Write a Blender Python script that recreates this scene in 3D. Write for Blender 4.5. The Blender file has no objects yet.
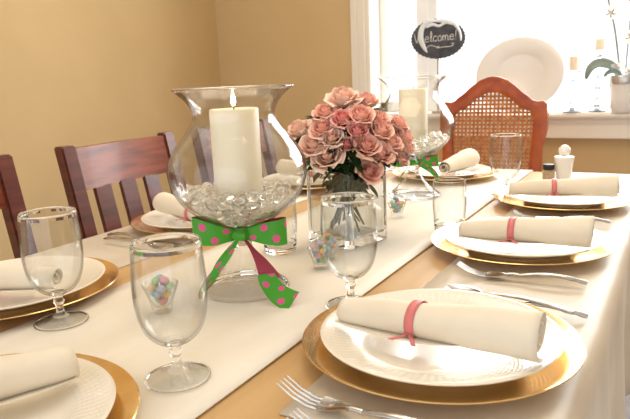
import bpy, bmesh, math, random
from mathutils import Vector, Matrix, noise
PI = math.pi
S = bpy.context.scene
COL = S.collection
T = 0.75                                   # height of the table top

# ---------------------------------------------------------------- camera
cd = bpy.data.cameras.new('camera'); cam = bpy.data.objects.new('camera', cd); COL.objects.link(cam)
R_ = Vector((0.86794, 0.49488, -0.04207)); U_ = Vector((-0.06716, 0.20087, 0.97731)); F_ = Vector((-0.49210, 0.84543, -0.20758))
m = Matrix((( R_.x, U_.x, -F_.x), (R_.y, U_.y, -F_.y), (R_.z, U_.z, -F_.z))).to_4x4()
m.translation = Vector((0, 0, T + 0.33274)); cam.matrix_world = m
cd.sensor_width = 36; cd.lens = 627.68 / 630 * 36; cd.clip_start = .02
cd.dof.use_dof = True; cd.dof.focus_distance = 1.02; cd.dof.aperture_fstop = 13
S.camera = cam
# ---------------------------------------------------------------- light
w = bpy.data.worlds.new('daylight'); S.world = w; w.use_nodes = True
bg = w.node_tree.nodes['Background']; bg.inputs[0].default_value = (.96, .98, 1.0, 1); bg.inputs[1].default_value = 1.3
def area(name, loc, rot, sx, sy, power, col):
    l = bpy.data.lights.new(name, 'AREA'); l.shape = 'RECTANGLE'; l.size = sx; l.size_y = sy; l.energy = power; l.color = col
    o = bpy.data.objects.new(name, l); COL.objects.link(o); o.location = loc; o.rotation_euler = rot; return o
area('window_daylight', (-.2, 3.45, 1.65), (math.radians(-90 + 14), 0, 0), 2.3, 1.5, 72, (1, .98, .95))
area('room_lamp', (-.7, 1.2, 2.35), (0, 0, 0), 1.2, 1.2, 11, (1, .80, .56))
S.view_settings.view_transform = 'Standard'; S.view_settings.look = 'None'
S.view_settings.gamma = 1; S.view_settings.use_curve_mapping = False
S.view_settings.exposure = .38
S.cycles.max_bounces = 20; S.cycles.transmission_bounces = 16; S.cycles.transparent_max_bounces = 40

# ---------------------------------------------------------------- materials
def mat(name, col, rough=.5, metal=0, trans=0, ior=1.45, coat=0, sheen=0, sss=0, spec=.5, emit=None, es=0):
    mt = bpy.data.materials.new(name); mt.use_nodes = True
    b = mt.node_tree.nodes['Principled BSDF']
    b.inputs['Base Color'].default_value = (*col, 1); b.inputs['Roughness'].default_value = rough
    b.inputs['Metallic'].default_value = metal; b.inputs['Transmission Weight'].default_value = trans
    b.inputs['IOR'].default_value = ior; b.inputs['Coat Weight'].default_value = coat; b.inputs['Coat Roughness'].default_value = .08
    b.inputs['Sheen Weight'].default_value = sheen; b.inputs['Specular IOR Level'].default_value = spec
    if sss: b.inputs['Subsurface Weight'].default_value = sss; b.inputs['Subsurface Radius'].default_value = (.02, .012, .006); b.inputs['Subsurface Scale'].default_value = .5
    if emit: b.inputs['Emission Color'].default_value = (*emit, 1); b.inputs['Emission Strength'].default_value = es
    return mt
def nd(mt, t, **k):
    n = mt.node_tree.nodes.new(t)
    for a, v in k.items(): setattr(n, a, v)
    return n
def lk(mt, a, b): mt.node_tree.links.new(a, b)
def noisy(mt, c1, c2, scale=(5, 5, 5), detail=4, bump=0, lo=.35, hi=.65, bscale=None, coords='Object', dist=.002):
    b = mt.node_tree.nodes['Principled BSDF']
    tc = nd(mt, 'ShaderNodeTexCoord'); mp = nd(mt, 'ShaderNodeMapping'); mp.inputs['Scale'].default_value = scale
    nz = nd(mt, 'ShaderNodeTexNoise'); nz.inputs['Scale'].default_value = 1; nz.inputs['Detail'].default_value = detail
    cr = nd(mt, 'ShaderNodeValToRGB'); cr.color_ramp.elements[0].position = lo; cr.color_ramp.elements[1].position = hi
    cr.color_ramp.elements[0].color = (*c1, 1); cr.color_ramp.elements[1].color = (*c2, 1)
    lk(mt, tc.outputs[coords], mp.inputs[0]); lk(mt, mp.outputs[0], nz.inputs[0]); lk(mt, nz.outputs[0], cr.inputs[0]); lk(mt, cr.outputs[0], b.inputs['Base Color'])
    if bump:
        bp = nd(mt, 'ShaderNodeBump'); bp.inputs['Strength'].default_value = bump; bp.inputs['Distance'].default_value = dist
        src = nz.outputs[0]
        if bscale:
            n2 = nd(mt, 'ShaderNodeTexNoise'); n2.inputs['Scale'].default_value = bscale; n2.inputs['Detail'].default_value = 3
            lk(mt, tc.outputs[coords], n2.inputs[0]); src = n2.outputs[0]
        lk(mt, src, bp.inputs['Height']); lk(mt, bp.outputs[0], b.inputs['Normal'])
    return mt
M = {}
M['glass'] = mat('clear_glass', (1, 1, 1), 0, 0, 1, 1.45)
def thin_glass(name, tint, edge=.6, base=.04, power=2.8, deep=.22):
    # thin-walled glass: light passes straight through, the surface mirrors more the flatter one looks along it
    mt = bpy.data.materials.new(name); mt.use_nodes = True; t = mt.node_tree; t.nodes.remove(t.nodes['Principled BSDF']); out = t.nodes['Material Output']
    tr = nd(mt, 'ShaderNodeBsdfTransparent'); tm = nd(mt, 'ShaderNodeMixRGB'); tm.inputs[1].default_value = (*tint, 1); tm.inputs[2].default_value = (*[q * deep for q in tint], 1); gl = nd(mt, 'ShaderNodeBsdfGlossy'); gl.inputs['Roughness'].default_value = .02
    lw = nd(mt, 'ShaderNodeLayerWeight'); lw.inputs[0].default_value = .5
    pw = nd(mt, 'ShaderNodeMath', operation='POWER'); pw.inputs[1].default_value = power; lk(mt, lw.outputs['Facing'], pw.inputs[0])
    p2 = nd(mt, 'ShaderNodeMath', operation='POWER'); p2.inputs[1].default_value = 6; lk(mt, lw.outputs['Facing'], p2.inputs[0]); lk(mt, p2.outputs[0], tm.inputs[0]); lk(mt, tm.outputs[0], tr.inputs[0])
    ml = nd(mt, 'ShaderNodeMath', operation='MULTIPLY_ADD'); ml.inputs[1].default_value = edge; ml.inputs[2].default_value = base; lk(mt, pw.outputs[0], ml.inputs[0])
    mx = nd(mt, 'ShaderNodeMixShader'); lk(mt, ml.outputs[0], mx.inputs[0]); lk(mt, tr.outputs[0], mx.inputs[1]); lk(mt, gl.outputs[0], mx.inputs[2]); lk(mt, mx.outputs[0], out.inputs['Surface']); return mt
M['thin'] = thin_glass('thin_glass', (.975, .98, .98))
M['pane'] = thin_glass('window_glass', (.98, .99, .99), .6, .02, 4)
M['gem_glass'] = mat('gem_glass', (1, .98, .93), .03, 0, .9, 1.42)
def glass_zones(o, zones):
    # solid (refracting) glass where the wall is thick, thin-walled glass elsewhere
    o.data.materials.append(M['glass'])
    for p in o.data.polygons:
        z = p.center.z; rr = math.hypot(p.center.x, p.center.y)
        if any(a <= z <= b and q[0] < rr < q[-1] for a, b, *q in [(a, b, -1, c) if not isinstance(c, tuple) else (a, b, *c) for a, b, c in zones]): p.material_index = 1
M['crystal'] = mat('cut_crystal', (.62, .66, .74), .05, 0, .85, 1.5)
M['water'] = thin_glass('water', (.96, .97, .965), .5, .02, 3)
M['wall'] = noisy(mat('tan_wall_paint', (.5, .38, .2), .8), (.64, .46, .235), (.67, .485, .255), (3, 3, 3), bump=.05, bscale=120)
M['ceil'] = mat('ceiling_paint', (.85, .83, .78), .9)
M['trim'] = mat('cream_trim_paint', (.92, .87, .78), .4)
M['frame'] = mat('window_frame_paint', (.95, .95, .95), .4)
M['floor'] = noisy(mat('grey_floor', (.4, .37, .37), .6), (.40, .385, .41), (.47, .455, .48), (1.5, 12, 1), bump=.1)
M['tan_cloth'] = noisy(mat('tan_cloth', (.6, .4, .2), .38, sheen=.1), (.54, .33, .13), (.64, .41, .18), (26, 3, 3), bump=.25, bscale=300, dist=.0006)
M['beige_cloth'] = noisy(mat('beige_cloth', (.76, .66, .5), .42, sheen=.1), (.60, .515, .40), (.73, .655, .54), (7, 4, 5), 6, bump=.25, bscale=260, dist=.0006)
M['runner'] = noisy(mat('ivory_runner_cloth', (.85, .8, .7), .5, sheen=.1), (.80, .735, .62), (.87, .82, .72), (12, 3, 5), 5, bump=.3, bscale=420, dist=.0006)
M['napkin'] = noisy(mat('cream_napkin_cloth', (.87, .8, .68), .8, sheen=.2), (.78, .69, .55), (.85, .78, .65), (12, 12, 12), 3, bump=.2, bscale=260, dist=.0008)
M['gold'] = noisy(mat('gold_lacquer', (.9, .55, .17), .2, 1), (.90, .60, .25), (.97, .72, .36), (30, 30, 30))
M['china'] = mat('ivory_china', (.88, .83, .73), .18, coat=.5)
M['white_china'] = mat('white_china', (.90, .89, .86), .2, coat=.4)
M['steel'] = noisy(mat('brushed_steel', (.55, .53, .51), .16, 1), (.48, .46, .44), (.62, .60, .58), (60, 60, 60))
M['wax'] = mat('ivory_candle_wax', (.93, .84, .66), .45, sss=.35)
M['wick'] = mat('burnt_wick', (.05, .04, .03), .9)
M['flame'] = mat('candle_flame', (1, .8, .4), .5, emit=(1, .72, .32), es=14)
M['cherry'] = noisy(mat('dark_cherry_wood', (.2, .05, .03), .32, coat=.2), (.055, .010, .007), (.15, .030, .019), (4, 4, 55), 6, bump=.08, lo=.3, hi=.7)
M['cherry_lit'] = noisy(mat('cherry_lit_wood', (.25, .07, .035), .3, coat=.25), (.12, .022, .012), (.30, .07, .03), (4, 9, 60), 6, bump=.08, lo=.3, hi=.7)  # the same cherry, lighter: window shine on the top rail put into the colour
M['mahogany'] = noisy(mat('mahogany_wood', (.35, .09, .03), .35, coat=.1), (.24, .030, .006), (.46, .10, .018), (14, 14, 14), 5, lo=.3, hi=.7)
M['cane'] = noisy(mat('woven_cane', (.45, .2, .08), .5), (.36, .10, .03), (.56, .24, .08), (60, 60, 60))
M['seat'] = mat('seat_cushion_fabric', (.6, .5, .36), .85)
M['slate'] = noisy(mat('chalkboard', (.06, .065, .08), .8), (.055, .06, .075), (.10, .105, .12), (25, 25, 25))
M['chalk'] = mat('white_chalk', (.85, .85, .85), .9)
M['stick'] = mat('pale_wood_stick', (.45, .36, .3), .6)
M['glare_white'] = mat('white_glare', (.82, .87, .92), .45)  # white for the reflected highlights over the sign
M['leaf'] = noisy(mat('rose_leaf', (.04, .09, .02), .45), (.012, .030, .008), (.04, .09, .022), (40, 40, 40))
M['stem'] = noisy(mat('rose_stem', (.08, .12, .03), .5), (.05, .08, .02), (.12, .14, .05), (40, 40, 40))
M['orchid_leaf'] = mat('orchid_leaf', (.30, .38, .34), .35)
M['orchid_petal'] = mat('orchid_petal', (1, .98, .97), .6, sss=.6)
M['orchid_stem'] = mat('orchid_stem', (.26, .28, .27), .5)
M['silver'] = mat('silver_band', (.55, .56, .58), .3, .8)
M['black_cap'] = mat('black_plastic', (.02, .02, .022), .35)
M['pepper'] = noisy(mat('ground_pepper', (.35, .24, .14), .9), (.42, .30, .19), (.66, .52, .38), (300, 300, 300))
M['table_wood'] = noisy(mat('table_wood', (.2, .09, .04), .4), (.14, .06, .03), (.26, .12, .06), (4, 40, 4))
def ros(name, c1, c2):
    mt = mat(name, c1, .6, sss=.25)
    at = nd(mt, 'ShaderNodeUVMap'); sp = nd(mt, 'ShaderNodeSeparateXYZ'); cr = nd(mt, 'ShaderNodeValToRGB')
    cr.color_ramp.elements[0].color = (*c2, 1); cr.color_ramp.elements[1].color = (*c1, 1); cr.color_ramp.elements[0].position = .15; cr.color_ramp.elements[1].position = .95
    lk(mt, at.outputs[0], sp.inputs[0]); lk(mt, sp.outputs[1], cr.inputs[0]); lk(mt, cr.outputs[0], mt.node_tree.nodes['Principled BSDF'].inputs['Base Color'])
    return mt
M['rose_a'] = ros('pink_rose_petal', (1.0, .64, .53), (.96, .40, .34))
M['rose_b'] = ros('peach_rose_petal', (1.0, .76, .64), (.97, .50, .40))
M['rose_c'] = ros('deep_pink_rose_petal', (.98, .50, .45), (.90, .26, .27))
EGG = [mat('pink_candy', (.78, .36, .40), .4), mat('green_candy', (.36, .60, .24), .4), mat('blue_candy', (.16, .55, .68), .4),
       mat('lavender_candy', (.46, .45, .56), .4), mat('orange_candy', (.80, .50, .14), .4), mat('grey_blue_candy', (.38, .45, .55), .4)]
def dots(name, base, dot, back):
    # polka dots from the ribbon's own UV (u along it, v across it, both in ribbon widths); its wrong side is wine red
    mt = mat(name, base, .4, sheen=.2); t = mt.node_tree
    uv = nd(mt, 'ShaderNodeUVMap'); 
    def lay(off, rad):
        mp = nd(mt, 'ShaderNodeMapping'); mp.inputs['Location'].default_value = (*off, 0); lk(mt, uv.outputs[0], mp.inputs[0])
        fr = nd(mt, 'ShaderNodeVectorMath', operation='FRACTION'); lk(mt, mp.outputs[0], fr.inputs[0])
        ds = nd(mt, 'ShaderNodeVectorMath', operation='DISTANCE'); ds.inputs[1].default_value = (.5, .5, 0); lk(mt, fr.outputs[0], ds.inputs[0])
        ls = nd(mt, 'ShaderNodeMath', operation='LESS_THAN'); ls.inputs[1].default_value = rad; lk(mt, ds.outputs['Value'], ls.inputs[0]); return ls
    a = lay((0, .22), .16); b2 = lay((.5, .72), .16)
    mx = nd(mt, 'ShaderNodeMath', operation='MAXIMUM'); lk(mt, a.outputs[0], mx.inputs[0]); lk(mt, b2.outputs[0], mx.inputs[1])
    m1 = nd(mt, 'ShaderNodeMixRGB'); m1.inputs[1].default_value = (*base, 1); m1.inputs[2].default_value = (*dot, 1); lk(mt, mx.outputs[0], m1.inputs[0])
    m2 = nd(mt, 'ShaderNodeMixRGB'); m2.inputs[2].default_value = (*back, 1); lk(mt, m1.outputs[0], m2.inputs[1])
    ge = nd(mt, 'ShaderNodeNewGeometry'); iv = nd(mt, 'ShaderNodeMath', operation='SUBTRACT'); iv.inputs[0].default_value = 1; lk(mt, ge.outputs['Backfacing'], iv.inputs[1]); lk(mt, iv.outputs[0], m2.inputs[0])
    lk(mt, m2.outputs[0], t.nodes['Principled BSDF'].inputs['Base Color']); return mt
M['ribbon'] = dots('green_dotted_ribbon', (.05, .34, .015), (.72, .08, .26), (.33, .03, .06))
M['band'] = dots('pink_dotted_ribbon', (.90, .40, .36), (.55, .50, .20), (.72, .2, .2))
# woven rim relief on the plates
def weave(mt):
    b = mt.node_tree.nodes['Principled BSDF']
    tc = nd(mt, 'ShaderNodeTexCoord'); gr = nd(mt, 'ShaderNodeTexGradient', gradient_type='RADIAL'); lk(mt, tc.outputs['Object'], gr.inputs[0])
    ln = nd(mt, 'ShaderNodeVectorMath', operation='LENGTH'); lk(mt, tc.outputs['Object'], ln.inputs[0])
    def mul(x, k): n = nd(mt, 'ShaderNodeMath', operation='MULTIPLY'); n.inputs[1].default_value = k; lk(mt, x, n.inputs[0]); return n.outputs[0]
    def fn(x, op): n = nd(mt, 'ShaderNodeMath', operation=op); lk(mt, x, n.inputs[0]); return n.outputs[0]
    ang = mul(gr.outputs['Fac'], 2 * PI * 90); rad = mul(ln.outputs['Value'], 2 * PI / .0105)
    ad = nd(mt, 'ShaderNodeMath', operation='ADD'); lk(mt, ang, ad.inputs[0]); lk(mt, rad, ad.inputs[1])
    s1 = fn(ad.outputs[0], 'SINE'); s2 = fn(rad, 'COSINE')
    mm = nd(mt, 'ShaderNodeMath', operation='MULTIPLY'); lk(mt, s1, mm.inputs[0]); lk(mt, s2, mm.inputs[1])
    gt = nd(mt, 'ShaderNodeMapRange', interpolation_type='SMOOTHSTEP'); gt.inputs[1].default_value = .098; gt.inputs[2].default_value = .104; lk(mt, ln.outputs['Value'], gt.inputs[0])
    lt = nd(mt, 'ShaderNodeMapRange', interpolation_type='SMOOTHSTEP'); lt.inputs[1].default_value = .134; lt.inputs[2].default_value = .138; lt.inputs[3].default_value = 1; lt.inputs[4].default_value = 0; lk(mt, ln.outputs['Value'], lt.inputs[0])
    m2 = nd(mt, 'ShaderNodeMath', operation='MULTIPLY'); lk(mt, mm.outputs[0], m2.inputs[0]); lk(mt, gt.outputs[0], m2.inputs[1])
    m3 = nd(mt, 'ShaderNodeMath', operation='MULTIPLY'); lk(mt, m2.outputs[0], m3.inputs[0]); lk(mt, lt.outputs[0], m3.inputs[1])
    bp = nd(mt, 'ShaderNodeBump'); bp.inputs['Strength'].default_value = .35; bp.inputs['Distance'].default_value = .0009
    lk(mt, m3.outputs[0], bp.inputs['Height']); lk(mt, bp.outputs[0], b.inputs['Normal'])
weave(M['china'])

# ---------------------------------------------------------------- helpers
def link_mesh(name, me, mt, parent=None, smooth=True, ang=50):
    if mt is not None: me.materials.append(mt)
    if smooth:
        for p in me.polygons: p.use_smooth = True
        me.set_sharp_from_angle(angle=math.radians(ang))
    o = bpy.data.objects.new(name, me); COL.objects.link(o); o.parent = parent; return o
def pd(name, V, F, mt, parent=None, smooth=True, ang=50, uvs=None):
    me = bpy.data.meshes.new(name); me.from_pydata([tuple(v) for v in V], [], F)
    if uvs:
        l = me.uv_layers.new(name='UVMap')
        for lp in me.loops: l.data[lp.index].uv = uvs[lp.vertex_index]
    me.update(); return link_mesh(name, me, mt, parent, smooth, ang)
def tag(o, label=None, cat=None, group=None, kind=None):
    if label: o['label'] = label
    if cat: o['category'] = cat
    if group: o['group'] = group
    if kind: o['kind'] = kind
    return o
def thing(name, label, cat, loc=(0, 0, 0), rz=0, group=None):
    o = bpy.data.objects.new(name, None); COL.objects.link(o); o.location = loc; o.rotation_euler = (0, 0, rz); o.empty_display_size = .02
    return tag(o, label, cat, group)
def dup(root, loc, rz=0, label=None, group=None, scale=None):
    r = root.copy(); COL.objects.link(r); r.location = loc; r.rotation_euler = (0, 0, rz)
    if label: r['label'] = label
    if group: r['group'] = group
    if scale: r.scale = scale
    for ch in list(root.children):
        c = ch.copy(); COL.objects.link(c); c.parent = r
        for g in ch.children:
            d = g.copy(); COL.objects.link(d); d.parent = c
    return r
def lathe(name, prof, mt, parent=None, n=64, ang=40, sx=1, sy=1):
    # prof: list of (r, z); ends on the axis close themselves
    V = []; F = []; rings = []
    for r, z in prof:
        if r < 1e-6: rings.append([len(V)]); V.append((0, 0, z))
        else:
            rings.append(list(range(len(V), len(V) + n)))
            V += [(sx * r * math.cos(2 * PI * k / n), sy * r * math.sin(2 * PI * k / n), z) for k in range(n)]
    for a, b in zip(rings[:-1], rings[1:]):
        for k in range(n):
            k2 = (k + 1) % n
            if len(a) == 1 and len(b) == 1: continue
            if len(a) == 1: F.append((a[0], b[k2], b[k]))
            elif len(b) == 1: F.append((a[k], a[k2], b[0]))
            else: F.append((a[k], a[k2], b[k2], b[k]))
    o = pd(name, V, F, None, parent, True, ang)
    bm = bmesh.new(); bm.from_mesh(o.data); bmesh.ops.recalc_face_normals(bm, faces=bm.faces); bm.to_mesh(o.data); bm.free()
    for p in o.data.polygons: p.use_smooth = True
    o.data.set_sharp_from_angle(angle=math.radians(ang))
    o.data.materials.append(mt); return o
def spline(pts, n):
    # Catmull-Rom through pts (any dimension)
    P = [pts[0]] + list(pts) + [pts[-1]]; out = []; seg = len(pts) - 1
    for i in range(n):
        u = i / (n - 1) * seg; k = min(int(u), seg - 1); t = u - k
        a, b, c, d = P[k], P[k + 1], P[k + 2], P[k + 3]
        out.append(tuple(.5 * (2 * b[j] + (c[j] - a[j]) * t + (2 * a[j] - 5 * b[j] + 4 * c[j] - d[j]) * t * t + (-a[j] + 3 * b[j] - 3 * c[j] + d[j]) * t ** 3) for j in range(len(b))))
    return out
def tube_vf(pts, rad, V, F, n=8, flat=1.0):
    pts = [Vector(p) for p in pts]; base = len(V); up = None
    for i, p in enumerate(pts):
        d = (pts[min(i + 1, len(pts) - 1)] - pts[max(i - 1, 0)]).normalized()
        if up is None: up = Vector((0, 0, 1)) if abs(d.z) < .9 else Vector((1, 0, 0))
        s = d.cross(up).normalized(); up = s.cross(d).normalized()
        r = rad[i] if isinstance(rad, (list, tuple)) else rad
        for k in range(n):
            a = 2 * PI * k / n; V.append(tuple(p + s * r * math.cos(a) + up * r * flat * math.sin(a)))
    for i in range(len(pts) - 1):
        for k in range(n):
            a = base + i * n + k; b = base + i * n + (k + 1) % n; F.append((a, b, b + n, a + n))
    F.append(tuple(base + k for k in reversed(range(n)))); F.append(tuple(base + (len(pts) - 1) * n + k for k in range(n)))
def tube(name, pts, rad, mt, parent=None, n=8, flat=1.0):
    V = []; F = []; tube_vf(pts, rad, V, F, n, flat); return pd(name, V, F, mt, parent)
def bevel_mesh(me, w, seg=2):
    bm = bmesh.new(); bm.from_mesh(me); bmesh.ops.recalc_face_normals(bm, faces=bm.faces)
    if w: bmesh.ops.bevel(bm, geom=[e for e in bm.edges if e.calc_face_angle(0) > .5], offset=w, segments=seg, affect='EDGES', clamp_overlap=True)
    bm.to_mesh(me); bm.free()
def boxes(name, lst, mt, parent=None, bev=.003, seg=2):
    # lst of (x0,x1,y0,y1,z0,z1)
    V = []; F = []
    for x0, x1, y0, y1, z0, z1 in lst:
        b = len(V); V += [(x, y, z) for z in (z0, z1) for (x, y) in ((x0, y0), (x1, y0), (x1, y1), (x0, y1))]
        F += [(b + 3, b + 2, b + 1, b), (b + 4, b + 5, b + 6, b + 7)] + [(b + k, b + (k + 1) % 4, b + 4 + (k + 1) % 4, b + 4 + k) for k in range(4)]
    o = pd(name, V, F, mt, parent, False); bevel_mesh(o.data, bev, seg)
    for p in o.data.polygons: p.use_smooth = True
    o.data.set_sharp_from_angle(angle=math.radians(35)); return o
def hexa(name, b4, t4, mt, parent=None, bev=.002):
    # a bar from a bottom quad to a top quad
    V = list(b4) + list(t4); F = [(3, 2, 1, 0), (4, 5, 6, 7)] + [(k, (k + 1) % 4, 4 + (k + 1) % 4, 4 + k) for k in range(4)]
    o = pd(name, V, F, mt, parent, False); bevel_mesh(o.data, bev)
    for p in o.data.polygons: p.use_smooth = True
    o.data.set_sharp_from_angle(angle=math.radians(35)); return o
def solid_sheet(name, rows, th, mt, parent=None, uvf=None, ang=60, offdir=None):
    # grid of points -> sheet given real thickness by a solidify modifier
    nr = len(rows); nc = len(rows[0]); V = [p for r in rows for p in r]
    F = [(i * nc + j, i * nc + j + 1, (i + 1) * nc + j + 1, (i + 1) * nc + j) for i in range(nr - 1) for j in range(nc - 1)]
    uvs = [uvf(i, j) for i in range(nr) for j in range(nc)] if uvf else None
    o = pd(name, V, F, mt, parent, True, ang, uvs)
    if th:
        md = o.modifiers.new('thickness', 'SOLIDIFY'); md.thickness = th; md.offset = offdir if offdir is not None else 0
    return o
def struct(o): o['kind'] = 'structure'; return o

# ---------------------------------------------------------------- the room
WY = 3.0; WX = -2.35; Z0 = T + .133            # back wall, left wall, sill height
struct(boxes('floor', [(WX - .1, 2.3, -1.6, WY + .2, -.06, 0)], M['floor'], bev=0))
struct(boxes('ceiling', [(WX - .1, 2.2, -1.6, WY + .2, 2.5, 2.56)], M['ceil'], bev=0))
struct(boxes('wall_left', [(WX - .1, WX, -1.6, WY + .2, 0, 2.5)], M['wall'], bev=0))
wx0, wx1, wz1 = -1.385, .95, 2.2
struct(boxes('wall_back', [(WX, wx0, WY, WY + .2, 0, 2.5), (wx1, 2.2, WY, WY + .2, 0, 2.5), (wx0, wx1, WY, WY + .2, 0, Z0 - .02), (wx0, wx1, WY, WY + .2, wz1, 2.5)], M['wall'], bev=0))
struct(boxes('baseboard_left', [(WX, WX + .015, -1.6, WY, 0, .11)], M['trim']))
struct(boxes('baseboard_back', [(WX + .015, 2.2, WY - .015, WY, 0, .11)], M['trim']))
struct(boxes('wall_right', [(2.2, 2.3, -1.6, WY + .2, 0, 2.5)], M['wall'], bev=0))
# window: casing, stool and apron, frame with mullions, glass
struct(boxes('trim_1', [(wx0 - .095, wx0, WY - .022, WY, Z0 - .02, wz1 + .1), (wx0 - .075, wx0 - .05, WY - .03, WY - .02, Z0, wz1 + .08), (wx0 - .03, wx0 - .008, WY - .03, WY - .02, Z0, wz1 + .08), (wx0 - .005, wx0 + .012, WY - .02, WY + .11, Z0, wz1)], M['trim'], bev=.005))
struct(boxes('trim_2', [(wx1, wx1 + .095, WY - .022, WY, Z0 - .02, wz1 + .1), (wx0, wx1, WY - .022, WY, wz1, wz1 + .1)], M['trim'], bev=.005))
struct(boxes('trim_3', [(wx0 - .13, wx1 + .13, WY - .09, WY + .2, Z0 - .026, Z0)], M['trim'], bev=.008, seg=3))
struct(boxes('trim_4', [(wx0 - .1, wx1 + .1, WY - .05, WY, Z0 - .115, Z0 - .026), (wx0 - .1, wx1 + .1, WY - .058, WY - .05, Z0 - .05, Z0 - .026)], M['trim'], bev=.004))
fr = []
fy0, fy1 = WY + .11, WY + .16
fr += [(wx0, wx0 + .05, fy0, fy1, Z0, wz1), (wx1 - .05, wx1, fy0, fy1, Z0, wz1), (wx0, wx1, fy0, fy1, Z0, Z0 + .05), (wx0, wx1, fy0, fy1, wz1 - .05, wz1)]
for cx in (-1.12, .10):
    fr += [(cx - .055, cx + .055, fy0, fy1, Z0 + .05, wz1 - .05), (cx - .012, cx + .012, fy0 - .01, fy0, Z0 + .05, wz1 - .05)]
win = struct(boxes('window_1', fr, M['frame'], bev=.004))
boxes('window_pane', [(wx0 + .04, -1.165, WY + .132, WY + .137, Z0 + .04, wz1 - .04)], M['pane'], win, bev=0)
boxes('window_pane', [(-1.075, .055, WY + .132, WY + .137, Z0 + .04, wz1 - .04)], M['pane'], win, bev=0)
boxes('window_pane', [(.145, wx1 - .04, WY + .132, WY + .137, Z0 + .04, wz1 - .04)], M['pane'], win, bev=0)

# ---------------------------------------------------------------- table and its cloths
TX0, TX1, TY0, TY1 = -1.128, -.084, .05, 2.12
tb = thing('dining_table', 'long rectangular dining table hidden beneath the tan tablecloth', 'table', (-.6, 1.08, 0))
boxes('tabletop', [(TX0 + .6 + .008, TX1 + .6 - .008, TY0 - 1.08 + .008, TY1 - 1.08 - .008, T - .036, T - .006)], M['table_wood'], tb)
for sx in (-.44, .44):
    for sy in (-.92, .92): boxes('leg', [(sx - .035, sx + .035, sy - .035, sy + .035, 0, T - .036)], M['table_wood'], tb)
def cloth(name, x0, x1, y0, y1, top, drop, sides, mt, seed, wav=.012, th=.0016, step=.03, crease=.0006, skew=0):
    # flat sheet whose chosen sides (W,E,S,N) round the table edge and hang down in soft folds
    def axis(a, b, lo, hi):
        o = []; n = max(2, int((b - a) / step))
        if lo:
            k = 10; o += [(a, 1 - i / k) for i in range(k)]
        o += [(a + (b - a) * i / n, 0) for i in range(n + 1)]
        if hi: o += [(b, i / 10) for i in range(1, 11)]
        return o
    W, E, So, N = ('W' in sides), ('E' in sides), ('S' in sides), ('N' in sides)
    xs = axis(x0, x1, W, E); ys = axis(y0, y1, So, N); r = .016
    def off(t):  # outwards, downwards along the hang
        L = t * drop
        if L < r * PI / 2: return r * math.sin(L / r), r * (1 - math.cos(L / r))
        return r, r + (L - r * PI / 2)
    rows = []
    for (y, ty) in ys:
        row = []
        for (x, tx) in xs:
            ox, dx = off(tx * (1 if x == x1 else .6)); oy, dy = off(ty * .6)
            px = x + (ox if x == x1 and tx else -ox if tx else 0); py = y + (oy if y == y1 and ty else -oy if ty else 0)
            z = top - max(dx, dy)
            if tx or ty:
                h_ = max(dx, dy) / drop
                f = wav * h_ * (1 + math.sin(23 * (py if tx else px) + seed) + .6 * math.sin(51 * (py if tx else px) + 2 * seed))
                if tx: px += f if x == x1 else -f
                if ty: py += f if y == y1 else -f
            else: z += crease * (noise.noise(Vector((px * 9, py * 5, seed))) + .5 * noise.noise(Vector((px * 25, py * 16, seed))))
            row.append((px + skew * (py - y0), py, z))
        rows.append(row)
    return solid_sheet(name, rows, th, mt, offdir=-1)
e = .0022
tag(cloth('tablecloth', TX0, TX1, TY0, TY1, T - .0030, .34, 'WESN', M['tan_cloth'], 1.0, .010, crease=.0003), 'tan tablecloth covering the dining table under the other cloths', 'tablecloth')
tag(cloth('side_cloth', -.332, TX1 + .005, .48, TY1 + .002, T - .0008, .34, 'E', M['beige_cloth'], 1.0, .010, crease=.0006), 'pale beige cloth strip along the right side, under the place settings by the camera', 'cloth')
tag(cloth('side_cloth', TX0 - .005, -.885, .25, TY1 + .002, T - .0008, .34, 'W', M['beige_cloth'], 1.0, .010, crease=.0006, skew=-.0), 'pale beige cloth strip along the chair side, under the left place settings', 'cloth')
tag(cloth('table_runner', -.80, -.403, TY0 - .004, TY1 + .005, T + .0012, .34, 'SN', M['runner'], 1.0, .010, crease=.0006), 'long ivory table runner down the middle of the table', 'table runner')
ZT = T + .0022

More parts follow.
